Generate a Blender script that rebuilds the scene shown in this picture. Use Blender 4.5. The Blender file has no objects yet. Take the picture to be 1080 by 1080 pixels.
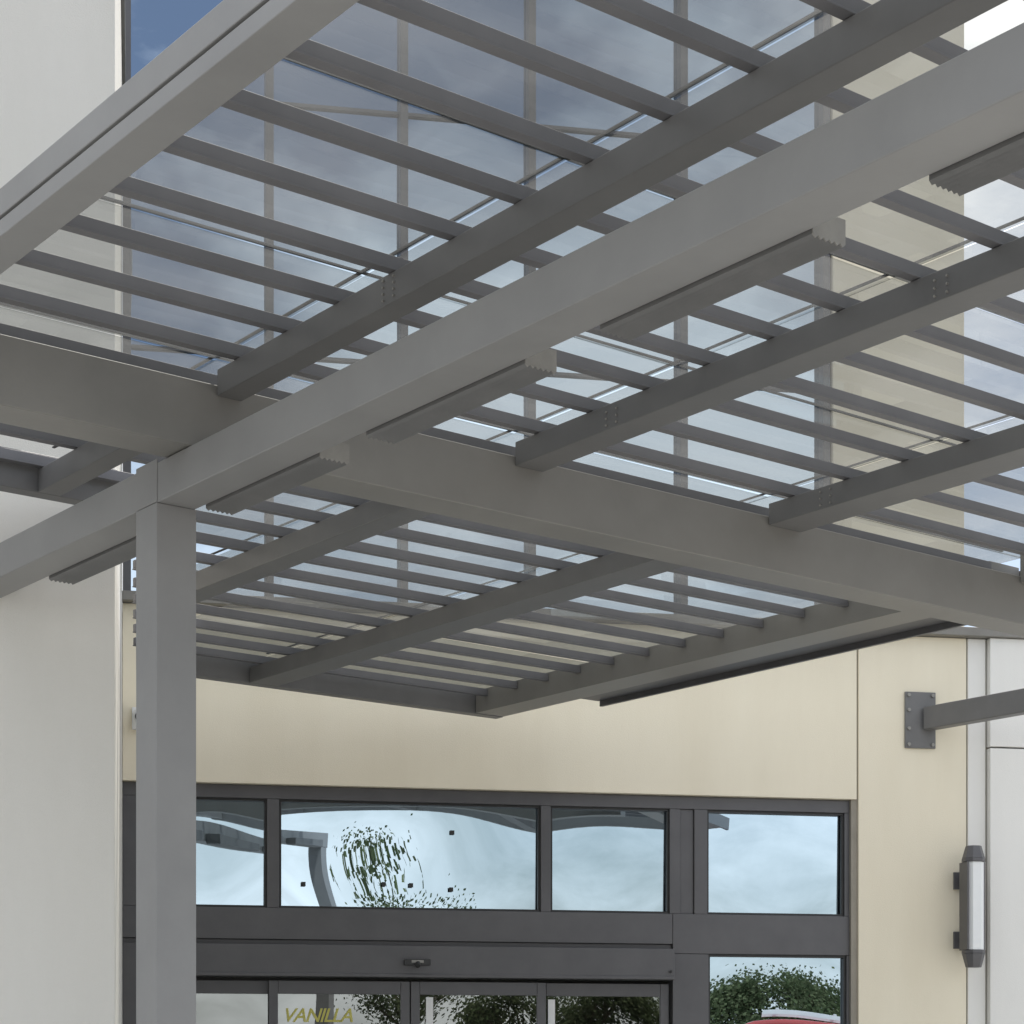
import bpy, bmesh, math, random
from mathutils import Vector
random.seed(4)
R=math.radians
sc=bpy.context.scene
# ---------------------------------------------------------------- materials
def mat(name):
    m=bpy.data.materials.new(name); m.use_nodes=True
    nt=m.node_tree; nt.nodes.clear()
    return m,nt,nt.nodes.new('ShaderNodeOutputMaterial')
def N(nt,t,**k):
    n=nt.nodes.new('ShaderNode'+t)
    for a,b in k.items():
        if a in n.inputs: n.inputs[a].default_value=b
        else: setattr(n,a,b)
    return n
def surf(name,c1,c2,scale=3,rough=(.5,.7),metal=0,bump=.1,bscale=80,bdist=.01,streak=False,spec=.5,c3=None):
    m,nt,out=mat(name); L=nt.links.new
    p=N(nt,'BsdfPrincipled'); p.inputs['Metallic'].default_value=metal
    p.inputs['Specular IOR Level'].default_value=spec
    tc=N(nt,'TexCoord'); mp=N(nt,'Mapping')
    L(tc.outputs['Object'],mp.inputs['Vector'])
    if streak: mp.inputs['Scale'].default_value=(1.6,1.6,.3)
    n1=N(nt,'TexNoise'); n1.inputs['Scale'].default_value=scale; n1.inputs['Detail'].default_value=6; n1.inputs['Roughness'].default_value=.62
    L(mp.outputs[0],n1.inputs['Vector'])
    cr=N(nt,'ValToRGB'); cr.color_ramp.elements[0].position=.3; cr.color_ramp.elements[1].position=.7
    cr.color_ramp.elements[0].color=(*c1,1); cr.color_ramp.elements[1].color=(*c2,1)
    L(n1.outputs['Fac'],cr.inputs[0])
    col=cr.outputs[0]
    if c3:
        n3=N(nt,'TexNoise'); n3.inputs['Scale'].default_value=bscale*.6; n3.inputs['Detail'].default_value=3
        L(tc.outputs['Object'],n3.inputs['Vector'])
        r3=N(nt,'ValToRGB'); r3.color_ramp.elements[0].position=.55; r3.color_ramp.elements[1].position=.75
        L(n3.outputs['Fac'],r3.inputs[0])
        mx=N(nt,'Mix',data_type='RGBA'); L(r3.outputs[0],mx.inputs[0]); L(col,mx.inputs[6]); mx.inputs[7].default_value=(*c3,1)
        col=mx.outputs[2]
    L(col,p.inputs['Base Color'])
    mr=N(nt,'MapRange'); mr.inputs['To Min'].default_value=rough[0]; mr.inputs['To Max'].default_value=rough[1]
    L(n1.outputs['Fac'],mr.inputs[0]); L(mr.outputs[0],p.inputs['Roughness'])
    if bump:
        n2=N(nt,'TexNoise'); n2.inputs['Scale'].default_value=bscale; n2.inputs['Detail'].default_value=3
        L(tc.outputs['Object'],n2.inputs['Vector'])
        b=N(nt,'Bump'); b.inputs['Strength'].default_value=bump; b.inputs['Distance'].default_value=bdist
        L(n2.outputs['Fac'],b.inputs['Height']); L(b.outputs[0],p.inputs['Normal'])
    L(p.outputs[0],out.inputs[0])
    return m
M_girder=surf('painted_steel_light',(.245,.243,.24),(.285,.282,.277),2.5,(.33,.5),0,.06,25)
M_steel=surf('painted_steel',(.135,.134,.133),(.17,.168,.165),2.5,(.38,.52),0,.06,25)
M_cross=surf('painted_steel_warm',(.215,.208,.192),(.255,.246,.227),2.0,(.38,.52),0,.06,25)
M_louver=surf('painted_louver',(.14,.138,.144),(.175,.172,.178),3,(.38,.52),0,0,25)
M_fix=surf('fixture_steel',(.14,.14,.138),(.18,.178,.175),4,(.36,.5),.0,.05,25)
M_end=surf('galvanised_end',(.24,.233,.215),(.32,.31,.285),8,(.45,.6),.1,.1,60)
M_frame=surf('bronze_aluminium',(.095,.094,.098),(.118,.116,.12),4,(.35,.5),.1,.02,60)
M_cream=surf('cream_stucco',(.79,.72,.565),(.85,.785,.63),.9,(.85,.95),0,.4,160,.005,True,.2)
M_grey=surf('pale_stucco',(.69,.67,.615),(.75,.73,.68),.8,(.85,.95),0,.4,160,.005,True,.2)
M_white=surf('white_stucco',(.77,.76,.72),(.83,.82,.78),1.0,(.85,.95),0,.4,160,.005,True,.2)
M_seal=surf('joint_sealant',(.25,.23,.19),(.32,.29,.24),5,(.8,.9),0,.1,60)
M_cap=surf('parapet_metal',(.2,.19,.17),(.25,.24,.22),4,(.4,.6),.2,.05,30)
M_asph=surf('asphalt',(.05,.05,.052),(.08,.078,.075),.6,(.8,.95),0,.5,120,.01,False,.3,(.13,.13,.125))
M_conc=surf('concrete',(.37,.365,.35),(.44,.434,.415),.8,(.8,.95),0,.3,90,.006,False,.3,(.32,.315,.30))
M_line=surf('road_paint',(.6,.6,.57),(.8,.8,.78),9,(.6,.8),0,.2,60)
M_floor=surf('interior_floor',(.16,.14,.12),(.22,.2,.17),2,(.3,.5),0,.05,30)
M_int=surf('interior_wall',(.16,.15,.14),(.22,.21,.19),2,(.7,.9),0,.05,30)
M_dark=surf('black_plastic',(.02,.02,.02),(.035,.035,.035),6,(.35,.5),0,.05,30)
M_wht=surf('white_plastic',(.72,.73,.72),(.8,.8,.78),6,(.3,.45),0,.03,30)
M_lens=surf('frosted_lens',(.78,.80,.80),(.84,.85,.84),6,(.25,.4),0,.02,30)
M_yel=surf('yellow_paint',(.5,.46,.10),(.6,.55,.14),9,(.5,.6),0,.1,30)
M_bark=surf('bark',(.09,.065,.045),(.17,.13,.09),9,(.85,.95),0,.8,40,.02)
M_red=surf('red_car_paint',(.33,.05,.045),(.38,.06,.055),1,(.15,.22),0,.0,30)
M_tire=surf('tyre_rubber',(.02,.02,.02),(.03,.03,.03),9,(.8,.9),0,.2,60)
M_rim=surf('wheel_alloy',(.5,.5,.5),(.6,.6,.6),9,(.25,.35),.9,0,60)
def leafmat(name,a,b_):
    m,nt,out=mat(name); L=nt.links.new
    g=N(nt,'NewGeometry'); cr=N(nt,'ValToRGB')
    cr.color_ramp.elements[0].color=(*a,1); cr.color_ramp.elements[1].color=(*b_,1)
    L(g.outputs['Random Per Island'],cr.inputs[0])
    d=N(nt,'BsdfDiffuse'); t=N(nt,'BsdfTranslucent'); mx=N(nt,'MixShader'); mx.inputs[0].default_value=.35
    L(cr.outputs[0],d.inputs[0]); L(cr.outputs[0],t.inputs[0]); L(d.outputs[0],mx.inputs[1]); L(t.outputs[0],mx.inputs[2]); L(mx.outputs[0],out.inputs[0])
    return m
M_leaf=leafmat('foliage',(.07,.10,.045),(.16,.18,.095))
def glass(name,refl,edge,tint,trans,haze=0,hazec=(.4,.4,.4),rough=0.0):
    """thin coated glass: see-through share + mirror share rising towards grazing"""
    m,nt,out=mat(name); L=nt.links.new
    tr=N(nt,'BsdfTransparent'); tr.inputs[0].default_value=(*trans,1)
    gl=N(nt,'BsdfGlossy'); gl.inputs['Color'].default_value=(*tint,1); gl.inputs['Roughness'].default_value=rough
    lw=N(nt,'LayerWeight'); pw=N(nt,'Math',operation='POWER'); pw.inputs[1].default_value=4.0
    lw.inputs['Blend'].default_value=.5
    L(lw.outputs['Facing'],pw.inputs[0])
    ad=N(nt,'Math',operation='MULTIPLY_ADD',use_clamp=True); ad.inputs[1].default_value=edge; ad.inputs[2].default_value=refl
    L(pw.outputs[0],ad.inputs[0])
    tc=N(nt,'TexCoord')
    base=tr.outputs[0]
    if haze:
        tl=N(nt,'BsdfTranslucent'); tl.inputs[0].default_value=(*hazec,1)
        n=N(nt,'TexNoise'); n.inputs['Scale'].default_value=1.1; n.inputs['Detail'].default_value=4; L(tc.outputs['Object'],n.inputs['Vector'])
        mr=N(nt,'MapRange'); mr.inputs['From Min'].default_value=.35; mr.inputs['From Max'].default_value=.65
        mr.inputs['To Min'].default_value=haze*.6; mr.inputs['To Max'].default_value=haze*1.4; L(n.outputs['Fac'],mr.inputs[0])
        m2=N(nt,'MixShader'); L(mr.outputs[0],m2.inputs[0]); L(base,m2.inputs[1]); L(tl.outputs[0],m2.inputs[2]); base=m2.outputs[0]
    mx=N(nt,'MixShader'); L(ad.outputs[0],mx.inputs[0]); L(base,mx.inputs[1]); L(gl.outputs[0],mx.inputs[2]); L(mx.outputs[0],out.inputs[0])
    return m
M_glass=glass('store_glass',.62,.3,(.70,.86,1.0),(.3,.33,.33))
M_door=glass('door_glass',.25,.5,(.9,.95,.95),(.6,.63,.62))
M_cw=glass('curtain_wall_glass',.58,.3,(.66,.79,.93),(.06,.07,.08))
M_panel=glass('canopy_panel',.03,.30,(.85,.88,.88),(.50,.51,.495),.15,(.36,.36,.35))
M_vglass=glass('vehicle_glass',.2,.5,(.8,.85,.85),(.1,.1,.1))
# ---------------------------------------------------------------- helpers
class Frame:
    def __init__(s,o,ex,ey): s.o=Vector(o);s.ex=Vector((*ex,0));s.ey=Vector((*ey,0))
    def p(s,x,y,z): return s.o+s.ex*x+s.ey*y+Vector((0,0,z))
ca,cb=(-.6116,.7911),(.7911,.6116)
CAN=Frame((0,0,1.6),cb,ca)          # canopy grid: x = c (across), y = s (along), z above 1.6
wn=math.hypot(.983,.183); W=(.983/wn,.183/wn)
FAC=Frame((0,17,0),W,(-W[1],W[0]))  # facade: x along wall, y into building
WLD=Frame((0,0,0),(1,0),(0,1))
def empty(name,loc=(0,0,0)):
    e=bpy.data.objects.new(name,None); sc.collection.objects.link(e); e.location=loc; e.empty_display_size=.3; return e
class Part:
    def __init__(s): s.bm=bmesh.new()
    def box(s,fr,x0,x1,y0,y1,z0,z1):
        v=[s.bm.verts.new(fr.p(x,y,z)) for z in (z0,z1) for (x,y) in ((x0,y0),(x1,y0),(x1,y1),(x0,y1))]
        for f in ((3,2,1,0),(4,5,6,7),(0,1,5,4),(1,2,6,5),(2,3,7,6),(3,0,4,7)): s.bm.faces.new([v[i] for i in f])
        return s
    def prism(s,fr,prof,y0,y1):   # profile in (x,z), extruded along y
        n=len(prof)
        A=[s.bm.verts.new(fr.p(x,y0,z)) for x,z in prof]; B=[s.bm.verts.new(fr.p(x,y1,z)) for x,z in prof]
        s.bm.faces.new(A); s.bm.faces.new(B[::-1])
        for i in range(n): s.bm.faces.new([A[i],B[i],B[(i+1)%n],A[(i+1)%n]])
        return s
    def vprism(s,fr,prof,z0,z1,sc0=1,sc1=1):   # profile in (x,y), extruded along z
        cx=sum(p[0] for p in prof)/len(prof); cy=sum(p[1] for p in prof)/len(prof)
        A=[s.bm.verts.new(fr.p(cx+(x-cx)*sc0,cy+(y-cy)*sc0,z0)) for x,y in prof]; B=[s.bm.verts.new(fr.p(cx+(x-cx)*sc1,cy+(y-cy)*sc1,z1)) for x,y in prof]
        n=len(prof); s.bm.faces.new(A); s.bm.faces.new(B[::-1])
        for i in range(n): s.bm.faces.new([A[i],B[i],B[(i+1)%n],A[(i+1)%n]])
        return s
    def cyl(s,c,axis,r,l,n=20):
        ax=Vector(axis).normalized(); q=ax.to_track_quat('Z','Y'); c=Vector(c)
        A=[];B=[]
        for i in range(n):
            t=2*math.pi*i/n; o=q@Vector((math.cos(t)*r,math.sin(t)*r,0))
            A.append(s.bm.verts.new(c-ax*l/2+o)); B.append(s.bm.verts.new(c+ax*l/2+o))
        s.bm.faces.new(A[::-1]); s.bm.faces.new(B)
        for i in range(n): s.bm.faces.new([A[i],A[(i+1)%n],B[(i+1)%n],B[i]])
        return s
    def make(s,name,m,parent=None,bevel=0,smooth=False):
        bmesh.ops.recalc_face_normals(s.bm,faces=s.bm.faces[:])
        me=bpy.data.meshes.new(name); s.bm.to_mesh(me); s.bm.free()
        ob=bpy.data.objects.new(name,me); sc.collection.objects.link(ob); me.materials.append(m)
        if parent: ob.parent=parent
        if bevel:
            b=ob.modifiers.new('bevel','BEVEL'); b.width=bevel; b.segments=2; b.limit_method='ANGLE'; b.harden_normals=True
        if smooth:
            for f in me.polygons: f.use_smooth=True
        return ob
def pane(fr,x0,x1,yc,z0,z1,name,m,parent,amp=.004,nx=24,nz=12,seed=0,lean=0,twist=0):
    """one glass lite, slightly pillowed like real insulated glass"""
    rnd=random.Random(seed); ph=[rnd.uniform(0,6.28) for _ in range(4)]; k=[rnd.uniform(.6,1.2) for _ in range(4)]
    bm=bmesh.new(); g=[]
    for j in range(nz+1):
        row=[]
        for i in range(nx+1):
            a=i/nx;b=j/nz
            e=math.sin(math.pi*a)*math.sin(math.pi*b)
            d=amp*e*(1+.3*math.sin(4*k[0]*a+ph[0])*math.cos(3*k[1]*b+ph[1]))-lean*(b-.5)+twist*(a-.5)*(b-.5)
            row.append(bm.verts.new(fr.p(x0+(x1-x0)*a,yc+d,z0+(z1-z0)*b)))
        g.append(row)
    for j in range(nz):
        for i in range(nx): bm.faces.new([g[j][i],g[j][i+1],g[j+1][i+1],g[j+1][i]])
    me=bpy.data.meshes.new(name); bm.to_mesh(me); bm.free()
    for f in me.polygons: f.use_smooth=True
    ob=bpy.data.objects.new(name,me); sc.collection.objects.link(ob); me.materials.append(m); ob.parent=parent
    return ob
# ---------------------------------------------------------------- canopy
can=empty('entrance_canopy')
S0=3.35
Part().box(CAN,4.175,4.364,2.2,10.25,2.51,2.685).make('main_girder',M_girder,can,.006)
p=Part()
p.box(CAN,4.171,4.366,7.93,8.125,-1.6,2.509)
p.box(CAN,4.171,4.176,7.93,8.125,2.512,2.70)
p.box(CAN,4.171,4.366,2.25,2.445,-1.6,2.509)
p.make('posts',M_girder,can,.006)
p=Part()
for s_ in (8.0275,2.3475):
    p.box(CAN,4.10,4.44,s_-.17,s_+.17,-1.6,-1.575)
    for dx in (-.13,.13):
        for dy in (-.13,.13): p.cyl(CAN.p(4.27+dx,s_+dy,-1.565),(0,0,1),.016,.03,6)
p.make('base_plates',M_steel,can,.003)
Part().box(CAN,2.9,10.05,7.65,7.87,2.69,2.975).make('cross_beam',M_cross,can,.006)
BE=[(4.31,4.43),(5.93,6.10),(7.63,7.87)]
p=Part()
for c0,c1 in BE:
    p.box(CAN,c0,c1,S0,7.647,2.925,3.04)
for (c0,c1) in BE[1:]:
    p.box(CAN,c0,c1,7.873,13.05 if c0>7 else 11.3,2.925,3.04)
p.box(CAN,4.31,4.43,7.873,9.45,2.925,3.04)
p.make('long_beams',M_steel,can,.005)
p=Part()
p.box(CAN,2.91,3.05,S0,7.64,2.94,3.0); p.box(CAN,2.924,3.05,S0,7.64,3.001,3.012); p.box(CAN,2.91,3.05,S0,7.64,3.013,3.11)
p.make('edge_fascia',M_girder,can,.004)
p=Part()
p.box(CAN,9.72,10.0,7.873,13.05,2.93,3.11)
p.box(CAN,9.72,10.0,S0,7.647,2.93,3.11)
p.make('far_fascia',M_cross,can,.004)
Part().box(CAN,2.91,10.0,S0-.1,S0-.003,2.93,3.11).make('front_fascia',M_girder,can,.004)
p=Part()
p.box(CAN,10.03,10.42,S0,12.35,3.0,3.10)
p.box(CAN,10.43,10.46,S0,12.35,2.96,3.11)
p.make('gutter',M_frame,can,.003)
p=Part()
p.box(CAN,6.75,10.0,13.053,13.15,2.925,3.12)
p.box(CAN,3.05,4.75,9.453,9.55,2.925,3.12)
p.box(CAN,2.91,3.04,7.873,9.55,2.925,3.12)
p.make('back_fascia',M_steel,can,.004)
# louvers: slim web with a small bottom flange
p=Part()
s=7.08-.387*15
while s<13.0:
    if s>S0:
        if s<9.45: c0=3.055 
        else: c0=.513*s
        p.box(CAN,c0,9.717,s,s+.034,3.051,3.098)
        p.box(CAN,c0,9.717,s-.005,s+.042,3.0425,3.0505)
    s+=.387
p.make('louvers',M_louver,can,.002)
# glazing panels
cs=[3.0,4.37,6.015,7.75,9.9]
def panel(c0,c1,s0,s1,i):
    pane_bm=bmesh.new(); nx=10; ny=8; g=[]
    rnd=random.Random(i); a=rnd.uniform(.002,.012)
    t=rnd.uniform(-.006,.006)
    for j in range(ny+1):
        g.append([pane_bm.verts.new(CAN.p(c0+(c1-c0)*x/nx,s0+(s1-s0)*j/ny,3.127+t*(x/nx)-a*math.sin(math.pi*x/nx)*math.sin(math.pi*j/ny))) for x in range(nx+1)])
    for j in range(ny):
        for x in range(nx): pane_bm.faces.new([g[j][x],g[j][x+1],g[j+1][x+1],g[j+1][x]])
    me=bpy.data.meshes.new('panel'); pane_bm.to_mesh(me); pane_bm.free()
    for f in me.polygons: f.use_smooth=True
    o=bpy.data.objects.new('roof_panel_%d'%i,me); sc.collection.objects.link(o); me.materials.append(M_panel); o.parent=can
i=0
ss=[3.35,4.1,5.35,6.6,7.76,9.1,10.4,11.7,13.05]
for a in range(4):
    for b in range(len(ss)-1):
        c0,c1=cs[a],cs[a+1]
        if ss[b+1]>9.5: 
            c0=max(c0,.513*ss[b+1])
            if c0>c1-.2: continue
        panel(c0+.001,c1-.001,ss[b]+.001,ss[b+1]-.001,i); i+=1
# rubber gaskets between panels
p=Part()
for b in ss[1:-1]:
    p.box(CAN,3.05 if b<9.4 else .513*b+.1,9.7,b-.008,b+.008,3.136,3.142)
for c in cs[1:-1]:
    p.box(CAN,c-.008,c+.008,S0,(9.4 if c<4.5 else 11.3 if c<6.5 else 13.0),3.144,3.15)
p.make('panel_gaskets',M_dark,can)
# finned trays below girder
tr=Part(); en=Part()
for s0,s1 in ((2.75,3.75),(4.2,5.17),(5.58,6.58),(6.92,7.85),(8.45,9.45),):
    prof=[(4.369,2.575),(4.369,2.50)]
    nt_=6
    for q in range(nt_):
        x1=4.369+.14*(q+.5)/nt_; x2=4.369+.14*(q+1)/nt_
        prof+= [(x1,2.490),(x2,2.500)]
    prof+=[(4.509,2.575)]
    tr.prism(CAN,prof,s0,s1)
    en.prism(CAN,prof,s0-.006,s0-.001)
tr.make('finned_trays',M_fix,can); en.make('tray_end_plates',M_end,can)
# bolts
p=Part()
def bolts(cface,s,z,rows,cols,ds=.07,dz=.035,r=.005):
    for i_ in range(cols):
        for j_ in range(rows):
            p.cyl(CAN.p(cface,s+i_*ds,z+j_*dz),Vector((*cb,0)),r,.010,6)
bolts(4.307,6.3,2.945,4,2,.07,.025); bolts(5.927,5.0,2.945,3,2,.06,.03); bolts(5.927,6.9,2.945,3,2,.07,.03)
bolts(7.627,7.2,2.945,3,2); bolts(7.627,5.6,2.945,3,2); bolts(2.907,7.0,2.95,2,4,.05,.02)
p.make('bolts',M_end,can)
p=Part(); p.box(FAC,-5.05,-4.62,-5.84,-5.812,4.03,4.36); p.make('girder_wall_plate',M_cross,can,.004)
# ---------------------------------------------------------------- building
bl=empty('commercial_building')
UL=-3.217
Part().box(FAC,-14,UL,-5.81,.3,0,9.5).make('left_block',M_grey,bl,.012)
Part().box(FAC,-14.05,UL+.03,-5.86,.35,9.505,9.62).make('left_block_coping',M_cap,bl,.01)
p=Part()
p.box(FAC,UL+.002,3.045,0,.3,4.012,5.45)
p.make('wall_over_entrance',M_cream,bl,.005)
p=Part(); p.box(FAC,3.06,4.055,0,.3,0,5.45); p.make('wall_panel_a',M_cream,bl,.006)
p=Part(); p.box(FAC,4.068,4.235,.0,.3,0,5.45); p.make('wall_panel_b',M_white,bl,.006)
p=Part(); p.box(FAC,4.25,16,-.06,.3,0,4.485); p.box(FAC,4.25,16,-.06,.3,4.50,5.45); p.make('wall_panel_c',M_white,bl,.006)
Part().box(FAC,3.0,16,.02,.28,.01,5.44).make('joint_backing',M_seal,bl)
Part().box(FAC,UL+.002,16.05,-.1,.4,5.453,5.53).make('parapet_coping',M_cap,bl,.006)
Part().box(FAC,-14,16,8,8.3,0,5.45).box(FAC,15.7,16,.31,7.99,0,5.45).make('rear_walls',M_grey,bl)
Part().box(FAC,-14,16,.31,8.2,5.30,5.44).make('low_roof',M_cap,bl)
TH=11.3
Part().box(FAC,2.845,4.06,.05,5.9,5.535,TH).make('tower_pier',M_cream,bl,.012)
Part().box(FAC,UL,2.84,.62,5.9,5.535,TH).make('tower_core',M_int,bl)
Part().box(FAC,UL-.05,4.11,-.03,5.95,TH+.003,TH+.1).make('tower_coping',M_cap,bl,.01)
p=Part()
mul=[-3.18,-2.02,-.90,.19,1.52,2.80]
for u in mul: p.box(FAC,u-.032,u+.032,.08,.26,5.54,TH)
zz=[5.56,7.6,9.7,TH-.03]
for z in zz[1:-1]:
    for a in range(5): p.box(FAC,mul[a]+.034,mul[a+1]-.034,.17,.25,z-.015,z+.015)
p.make('curtain_wall_mullions',M_frame,bl,.003)
sd=0
for a in range(5):
    for b in range(3):
        sd+=1; pane(FAC,mul[a]+.03,mul[a+1]-.03,.2,zz[b]+.01,zz[b+1]-.01,'curtain_glass_%d'%sd,M_cw,bl,random.uniform(-.004,.007),28,40,sd)
# storefront
p=Part()
f0,f1=.06,.2
zt=4.008
p.box(FAC,UL+.003,3.045,f0,f1,3.90,zt)
p.box(FAC,UL+.003,1.41,f0,f1,2.74,3.0)
p.box(FAC,1.412,3.045,f0-.003,f1,2.66,3.0)
p.box(FAC,UL+.003,1.41,f0+.03,f1,2.70,2.738)
vert=[(UL+.003,-3.10),(-2.045,-1.945),(.26,.345),(1.385,1.48)]
for a,b in vert: p.box(FAC,a,b,f0+.002,f1,3.001,3.899)
p.box(FAC,1.482,1.60,f0+.02,f1,3.001,3.899)
p.box(FAC,1.602,1.718,f0-.002,f1,3.001,3.899)
p.box(FAC,2.955,3.045,f0+.002,f1,3.001,3.899)
p.box(FAC,1.412,1.73,f0,f1,0.0,2.658)
p.box(FAC,2.975,3.045,f0,f1,0,2.658)
p.box(FAC,1.732,2.973,f0,f1,0,.12); p.box(FAC,1.732,2.973,f0,f1,1.0,1.06)
p.box(FAC,UL+.003,-2.95,f0,f1,0,2.699)
p.make('storefront_frames',M_frame,bl,.004)
p=Part()
for a,b,z0,z1 in ((-3.10,-2.045,3.0,3.9),(-1.945,.26,3.0,3.9),(.345,1.385,3.0,3.9),(1.718,2.955,3.0,3.9),(1.73,2.975,1.06,2.66)):
    p.box(FAC,a+.001,b-.001,.085,.125,z0+.001,z0+.02); p.box(FAC,a+.001,b-.001,.085,.125,z1-.02,z1-.001)
    p.box(FAC,a+.001,a+.02,.087,.125,z0+.021,z1-.021); p.box(FAC,b-.02,b-.001,.087,.125,z0+.021,z1-.021)
p.make('glazing_beads',M_dark,bl,.002)
p=Part(); p.box(FAC,-2.945,1.408,-.02,.2,2.43,2.695); p.box(FAC,-2.945,1.408,-.035,-.0205,2.43,2.46); p.make('door_operator_header',M_frame,bl,.006)
p=Part(); p.box(FAC,-.92,-.70,-.075,-.038,2.53,2.58); p.cyl(FAC.p(-.81,-.085,2.535),(0,-1,-.6),.022,.05,16); p.cyl(FAC.p(1.37,-.04,2.50),(0,-1,0),.012,.03,12); p.make('door_sensor',M_dark,bl,.004)
p=Part(); p.box(FAC,-.86,-.76,-.079,-.0755,2.55,2.572); p.make('sensor_badge',M_end,bl)
p=Part(); 
def leaf(a,b,y0,y1,st=.075):
    p.box(FAC,a,a+st,y0,y1,.02,2.40); p.box(FAC,b-st,b,y0,y1,.02,2.40)
    p.box(FAC,a+st+.001,b-st-.001,y0,y1,2.29,2.40); p.box(FAC,a+st+.001,b-st-.001,y0,y1,.02,.22); p.box(FAC,a+st+.001,b-st-.001,y0,y1,1.0,1.06)
LV=[(-2.93,-1.95,.11,.15),(-2.03,-.86,.05,.09),(-.85,.30,.05,.09),(.24,1.39,.11,.15)]
for a,b,y0,y1 in LV: leaf(a,b,y0,y1)
p.make('sliding_door_leaves',M_frame,bl,.004)
for n_,(a,b,y0,y1) in enumerate(LV):
    pane(FAC,a+.07,b-.07,(y0+y1)/2,.2,1.01,'door_glass_low_%d'%n_,M_door,bl,.002,seed=50+n_)
    pane(FAC,a+.07,b-.07,(y0+y1)/2,1.05,2.3,'door_glass_%d'%n_,M_door,bl,.002,seed=60+n_)
p=Part(); p.box(FAC,.33,.39,.1,.103,1.9,2.26); p.box(FAC,-.72,-.66,.064,.067,2.0,2.27); p.make('door_notices',M_wht,bl)
for n_,(a,b,am,ln,tw) in enumerate(((-3.10,-2.045,.002,.022,0),(-1.945,.26,.003,.024,.012),(.345,1.385,.001,.019,0),(1.718,2.955,.001,.015,0))):
    pane(FAC,a-.005,b+.005,.145,2.995,3.905,'transom_glass_%d'%n_,M_glass,bl,am,110,60,7+n_*3,ln,tw)
pane(FAC,1.725,2.98,.13,1.055,2.665,'side_glass',M_glass,bl,.003,50,60,seed=31)
pane(FAC,1.725,2.98,.13,.115,1.005,'side_glass_low',M_glass,bl,.003,seed=33)
p=Part()  # small dark squares on the transom panes, standing in for reflections
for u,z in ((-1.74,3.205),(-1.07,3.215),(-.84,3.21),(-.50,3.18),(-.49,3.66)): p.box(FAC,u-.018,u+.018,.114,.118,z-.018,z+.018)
p.make('glass_reflection_marks',M_dark,bl)
cu=bpy.data.curves.new('lettering','FONT'); cu.body='VANILLA'; cu.size=.16; cu.extrude=.001; cu.space_character=.9; cu.shear=.3
cu.offset=.002
to=bpy.data.objects.new('door_lettering',cu); sc.collection.objects.link(to); cu.materials.append(M_yel); to.parent=bl
ang=math.atan2(W[1],W[0]); to.location=FAC.p(-1.92,.06,2.06); to.rotation_euler=(R(90),0,ang)
# interior
Part().box(FAC,UL,4.2,.31,7.9,.0,.05).make('interior_floor',M_floor,bl)
Part().box(FAC,UL,4.2,7.0,7.1,.05,4.2).box(FAC,3.3,3.4,.31,6.99,.05,4.2).make('interior_walls',M_int,bl)
Part().box(FAC,UL,4.2,.31,7.9,4.21,4.3).make('interior_ceiling',M_int,bl)
p=Part()
for k_ in range(3): 
    for j_ in range(3):
        p.box(FAC,-2.4+k_*1.8,-1.2+k_*1.8,3.2+j_*.9,3.5+j_*.9,.05,1.7+.3*((k_+j_)%2))
p.make('interior_shelving',M_wht,bl,.01)
# strut arm with wall plate
arm=empty('steel_support_arm')
P0=FAC.p(3.68,0,0)
s_p=P0.x*ca[0]+P0.y*ca[1]; c_p=P0.x*cb[0]+P0.y*cb[1]
Part().box(FAC,3.48,3.76,-.025,-.001,4.47,4.96).make('wall_plate',M_steel,arm,.004)
Part().box(CAN,c_p-.075,c_p+.045,s_p-6.5,s_p-.03,3.025,3.225).make('tube',M_steel,arm,.012)
p=Part()
for u in (3.51,3.73):
    for z in (4.50,4.93): p.cyl(FAC.p(u,-.035,z),(W[1],-W[0],0),.016,.02,6)
for z in (4.64,4.80): p.cyl(FAC.p(3.51,-.035,z),(W[1],-W[0],0),.016,.02,6)
p.make('plate_bolts',M_end,arm)
# wall lamp
lamp=empty('wall_lamp')
def lp(u0,y0,w,d,c=.045):
    return [(u0+c,y0),(u0+w-c,y0),(u0+w,y0+c),(u0+w,y0+d-c),(u0+w-c,y0+d),(u0+c,y0+d),(u0,y0+d-c),(u0,y0+c)]
UL0=3.93
pr=lp(UL0,-.33,.17,.17)
Part().vprism(FAC,pr,2.70,3.46,.93,.93).make('lens',M_lens,lamp,.003)
p=Part(); p.vprism(FAC,pr,3.462,3.49,1.08,1.08); p.vprism(FAC,pr,3.491,3.60,1.06,.72); p.vprism(FAC,pr,2.67,2.698,1.08,1.08); p.vprism(FAC,pr,2.55,2.669,.72,1.06)
p.box(FAC,UL0-.006,UL0+.012,-.325,-.15,2.70,3.46); p.box(FAC,UL0+.013,UL0+.157,-.158,-.14,2.70,3.46)
p.box(FAC,UL0+.158,UL0+.176,-.28,-.15,2.70,3.46)
p.make('housing',M_frame,lamp,.003)
p=Part()
for z in (2.80,3.32): p.box(FAC,UL0+.05,UL0+.11,-.139,-.026,z-.03,z+.03); p.box(FAC,UL0-.0,UL0+.12,-.025,-.001,z-.075,z+.075)
p.make('brackets',M_frame,lamp,.003)
# security camera
sec=empty('security_camera')
p=Part(); p.box(FAC,-3.14,-3.02,-.04,-.001,4.42,4.6); p.cyl(FAC.p(-3.08,-.12,4.52),(W[1],-W[0],-.25),.05,.24,18); p.make('housing',M_wht,sec,.004)
Part().cyl(FAC.p(-3.08,-.245,4.49),(W[1],-W[0],-.25),.036,.02,18).make('lens',M_dark,sec)
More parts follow.
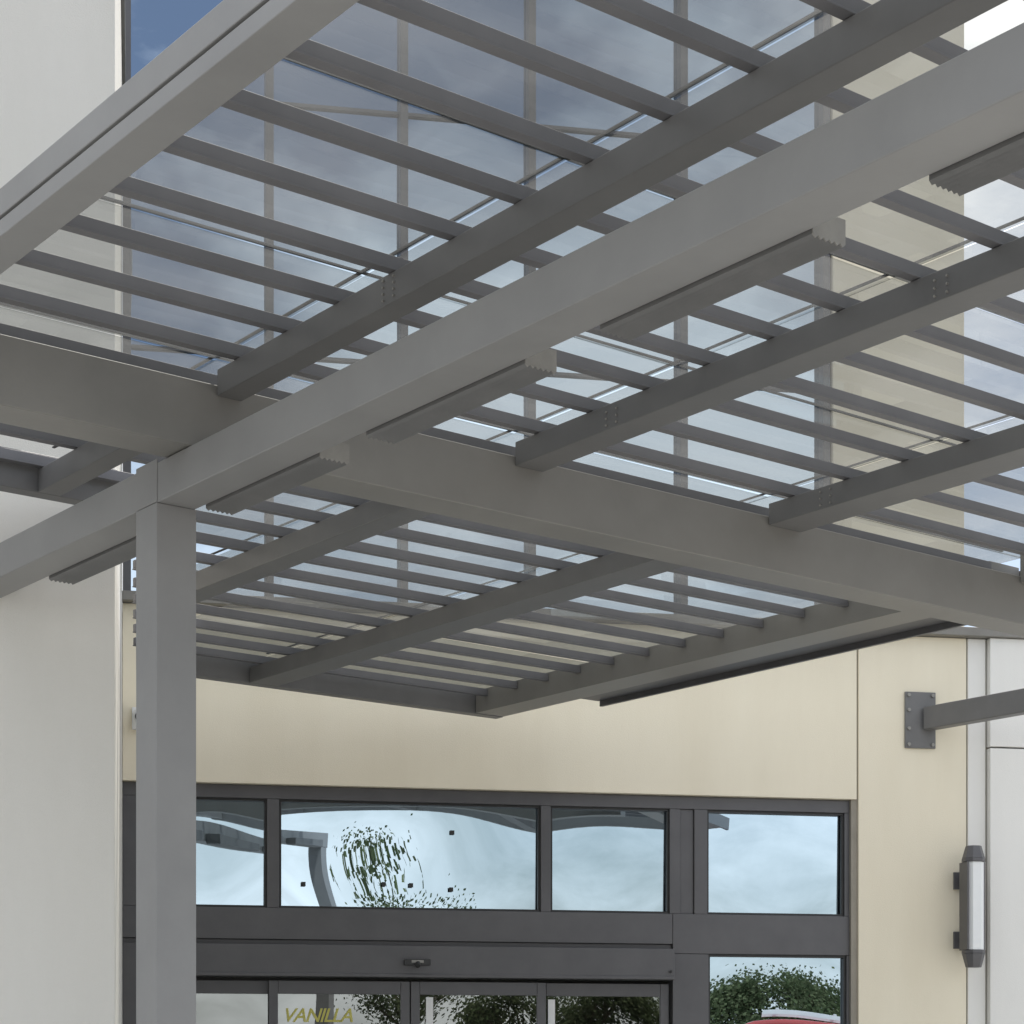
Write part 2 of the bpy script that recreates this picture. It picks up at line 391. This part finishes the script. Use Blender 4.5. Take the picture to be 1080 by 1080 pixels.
# ---------------------------------------------------------------- ground
def sheet(name,pts,z,m):
    me=bpy.data.meshes.new(name); me.from_pydata([(x,y,z) for x,y in pts],[],[tuple(range(len(pts)))]); me.materials.append(m)
    o=bpy.data.objects.new(name,me); sc.collection.objects.link(o); return o
sheet('ground',[(-900,-900),(900,-900),(900,900),(-900,900)],-.13,M_asph)
wk=empty('sidewalk')
Part().box(FAC,-30,30,-22,-.0,-.2,-.001).make('slab',M_conc,wk,.01)
p=Part()
for i_ in range(-9,10): p.box(FAC,i_*3,i_*3+.012,-21.9,-.02,-.01,.001)
for j_ in range(1,8): p.box(FAC,-29,29,-j_*3+.0,-j_*3+.012,-.01,.0025)
p.make('slab_joints',M_seal,wk)
Part().box(FAC,-30.2,30.2,-22.16,-22.003,-.2,.012).make('kerb',M_conc,wk,.015)
pk=empty('parking_markings')
p=Part()
for i_ in range(-10,12): p.box(WLD,i_*2.7+5,i_*2.7+5.1,-24,-19,-.128,-.124); p.box(WLD,i_*2.7+5,i_*2.7+5.1,-42,-37,-.128,-.124)
p.make('stall_lines',M_line,pk)
# ---------------------------------------------------------------- trees (seen mirrored in the glass)
def tree_mesh(seed,h,cr,n=6000,sz=(.05,.12)):
    rnd=random.Random(seed); bm=bmesh.new()
    def limb(a,b,r0,r1,seg=7):
        ax=(b-a); q=ax.to_track_quat('Z','Y'); A=[];B=[]
        for i in range(seg):
            t=2*math.pi*i/seg; o=Vector((math.cos(t),math.sin(t),0))
            A.append(bm.verts.new(a+q@(o*r0))); B.append(bm.verts.new(b+q@(o*r1)))
        for i in range(seg): bm.faces.new([A[i],A[(i+1)%seg],B[(i+1)%seg],B[i]])
    base=Vector((0,0,0)); fork=Vector((rnd.uniform(-.2,.2),rnd.uniform(-.2,.2),h*.35))
    limb(base,fork,.2,.13); tips=[]
    for i in range(8):
        t=i*2.4+rnd.uniform(-.3,.3); e=Vector((math.cos(t)*cr*rnd.uniform(.45,.8),math.sin(t)*cr*rnd.uniform(.45,.8),h*rnd.uniform(.5,.9)))
        mid=(fork+e)/2+Vector((0,0,.2)); limb(fork,mid,.09,.06); limb(mid,e,.06,.02); tips+= [mid,e]
        for j in range(3):
            e2=e+Vector((rnd.uniform(-1,1),rnd.uniform(-1,1),rnd.uniform(-.4,.6)))*cr*.3; limb(mid,e2,.04,.012,5); tips.append(e2)
    nb=len(bm.faces)
    for i in range(n):
        c=rnd.choice(tips); d=Vector((rnd.gauss(0,1),rnd.gauss(0,1),rnd.gauss(0,.8)))*cr*.17
        pos=c+d; s=rnd.uniform(*sz)
        ax=Vector((rnd.gauss(0,1),rnd.gauss(0,1),rnd.gauss(0,1))).normalized(); u=ax.orthogonal().normalized()*s; v=ax.cross(u)*.6
        vs=[bm.verts.new(pos+u),bm.verts.new(pos+v),bm.verts.new(pos-u),bm.verts.new(pos-v)]; bm.faces.new(vs)
    me=bpy.data.meshes.new('tree'); bm.to_mesh(me); bm.free(); me.materials.append(M_bark); me.materials.append(M_leaf)
    for f in me.polygons:
        if f.index>=nb: f.material_index=1
    return me
TM=[tree_mesh(1,7.25,2.4,9000,(.04,.08)),tree_mesh(2,6.2,2.6,11000),tree_mesh(3,6.4,3.0,11000)]
def put(me,x,y,s=1,r=0):
    o=bpy.data.objects.new('broadleaf_tree',me); sc.collection.objects.link(o); o.location=(x,y,-.13); o.scale=(s,s,s); o.rotation_euler=(0,0,r)
put(TM[0],18.2,-41,1,0)
rn=random.Random(9)
for i_ in range(18): put(TM[1+i_%2],26+i_*2.4,-50+i_*1.5+rn.uniform(-1.5,1.5),rn.uniform(.84,.94),rn.uniform(0,6))
for i_ in range(6): put(TM[1+i_%2],-30+i_*6.5,-58+rn.uniform(-2,2),rn.uniform(.4,.55),rn.uniform(0,6))
# ---------------------------------------------------------------- red van
van=empty('parked_van')
VF=Frame((14.0,-3.6,-.13),(math.cos(R(28)),math.sin(R(28))),(-math.sin(R(28)),math.cos(R(28))))
side=[(-2.7,.45),(-2.75,1.0),(-2.7,1.25),(-1.75,1.5),(-1.0,2.45),(-.6,2.74),(2.4,2.84),(2.65,2.65),(2.7,.5)]
Part().prism(VF,side,-1.0,1.0).make('body',M_red,van,.09)
Part().prism(VF,[(-1.72,1.56),(-1.0,2.4),(-.4,2.4),(-.4,1.56)],-1.006,1.006).box(VF,-.25,1.0,-1.006,1.006,1.6,2.4).box(VF,1.15,2.4,-1.006,1.006,1.6,2.4).make('windows',M_vglass,van)
p=Part(); q=Part()
for x in (-1.8,1.75):
    for y in (-.93,.93):
        p.cyl(VF.p(x,y,.36),VF.ey,.36,.25,28); q.cyl(VF.p(x,y,.36),VF.ey,.21,.27,18)
p.make('tyres',M_tire,van,.02); q.make('wheels',M_rim,van,.01)
Part().box(VF,-2.82,-2.7,-.95,.95,.45,.7).box(VF,2.68,2.8,-.95,.95,.45,.7).make('bumpers',M_dark,van,.03)
Part().box(VF,-2.77,-2.70,-.9,-.6,.95,1.15).box(VF,-2.77,-2.70,.6,.9,.95,1.15).make('headlamps',M_lens,van,.02)
p=Part()
for x in (-.2,.7,1.6): p.box(VF,x,x+.05,-.85,.85,2.93,2.96)
for y in (-.85,.82): p.box(VF,-.4,2.2,y,y+.03,2.84,2.928)
p.make('roof_rack',M_wht,van,.004)
# ---------------------------------------------------------------- world & sun
SE,SR=R(64),R(28)
w=bpy.data.worlds.new('World'); sc.world=w; w.use_nodes=True; nt=w.node_tree; nt.nodes.clear(); L=nt.links.new
out=nt.nodes.new('ShaderNodeOutputWorld'); bg=nt.nodes.new('ShaderNodeBackground'); bg.inputs[1].default_value=.15
sky=nt.nodes.new('ShaderNodeTexSky'); sky.sky_type='NISHITA'; sky.sun_disc=False; sky.sun_elevation=SE; sky.sun_rotation=SR; sky.air_density=1.0; sky.dust_density=1.8
tc=nt.nodes.new('ShaderNodeTexCoord'); mp=nt.nodes.new('ShaderNodeMapping'); mp.inputs['Scale'].default_value=(1,1,2.2); mp.inputs['Location'].default_value=(.35,.1,.2)
L(tc.outputs['Generated'],mp.inputs[0])
n=nt.nodes.new('ShaderNodeTexNoise'); n.inputs['Scale'].default_value=2.3; n.inputs['Detail'].default_value=9; n.inputs['Roughness'].default_value=.58; L(mp.outputs[0],n.inputs['Vector'])
# clearing added to the unseen clouds behind the camera, so curtain glass mirrors blue
dp=nt.nodes.new('ShaderNodeVectorMath'); dp.operation='DOT_PRODUCT'; L(tc.outputs['Generated'],dp.inputs[0]); dp.inputs[1].default_value=Vector((.17,-.95,.56)).normalized()
mr=nt.nodes.new('ShaderNodeMapRange'); mr.interpolation_type='SMOOTHSTEP'; mr.inputs['From Min'].default_value=.965; mr.inputs['From Max'].default_value=.996; mr.inputs['To Min'].default_value=0; mr.inputs['To Max'].default_value=.12; L(dp.outputs['Value'],mr.inputs[0])
sb=nt.nodes.new('ShaderNodeMath'); sb.operation='SUBTRACT'; L(n.outputs['Fac'],sb.inputs[0]); L(mr.outputs[0],sb.inputs[1])
cr=nt.nodes.new('ShaderNodeValToRGB'); cr.color_ramp.elements[0].position=.43; cr.color_ramp.elements[1].position=.63
cr.color_ramp.elements[0].color=(.07,.07,.07,1); cr.color_ramp.elements[1].color=(.95,.95,.95,1); L(sb.outputs[0],cr.inputs[0])
mx=nt.nodes.new('ShaderNodeMix'); mx.data_type='RGBA'; L(cr.outputs[0],mx.inputs[0]); L(sky.outputs[0],mx.inputs[6]); mx.inputs[7].default_value=(15.5,15.5,15.4,1)
L(mx.outputs[2],bg.inputs[0]); L(bg.outputs[0],out.inputs[0])
sd_=Vector((math.sin(SR)*math.cos(SE),math.cos(SR)*math.cos(SE),math.sin(SE)))
sl=bpy.data.lights.new('sun','SUN'); sl.energy=5; sl.angle=R(.5); sl.color=(1,.955,.88)
so=bpy.data.objects.new('sun',sl); sc.collection.objects.link(so); so.rotation_euler=sd_.to_track_quat('Z','Y').to_euler(); so.location=(20,40,40)
# ---------------------------------------------------------------- camera
cd=bpy.data.cameras.new('camera'); cd.lens=71.1; cd.sensor_width=36; cd.shift_y=.552; cd.clip_end=3000; cd.clip_start=.05
co=bpy.data.objects.new('camera',cd); sc.collection.objects.link(co); co.location=(0,0,1.6); co.rotation_euler=(R(90),0,0); sc.camera=co
sc.view_settings.view_transform='Standard'; sc.view_settings.look='None'; sc.view_settings.exposure=0
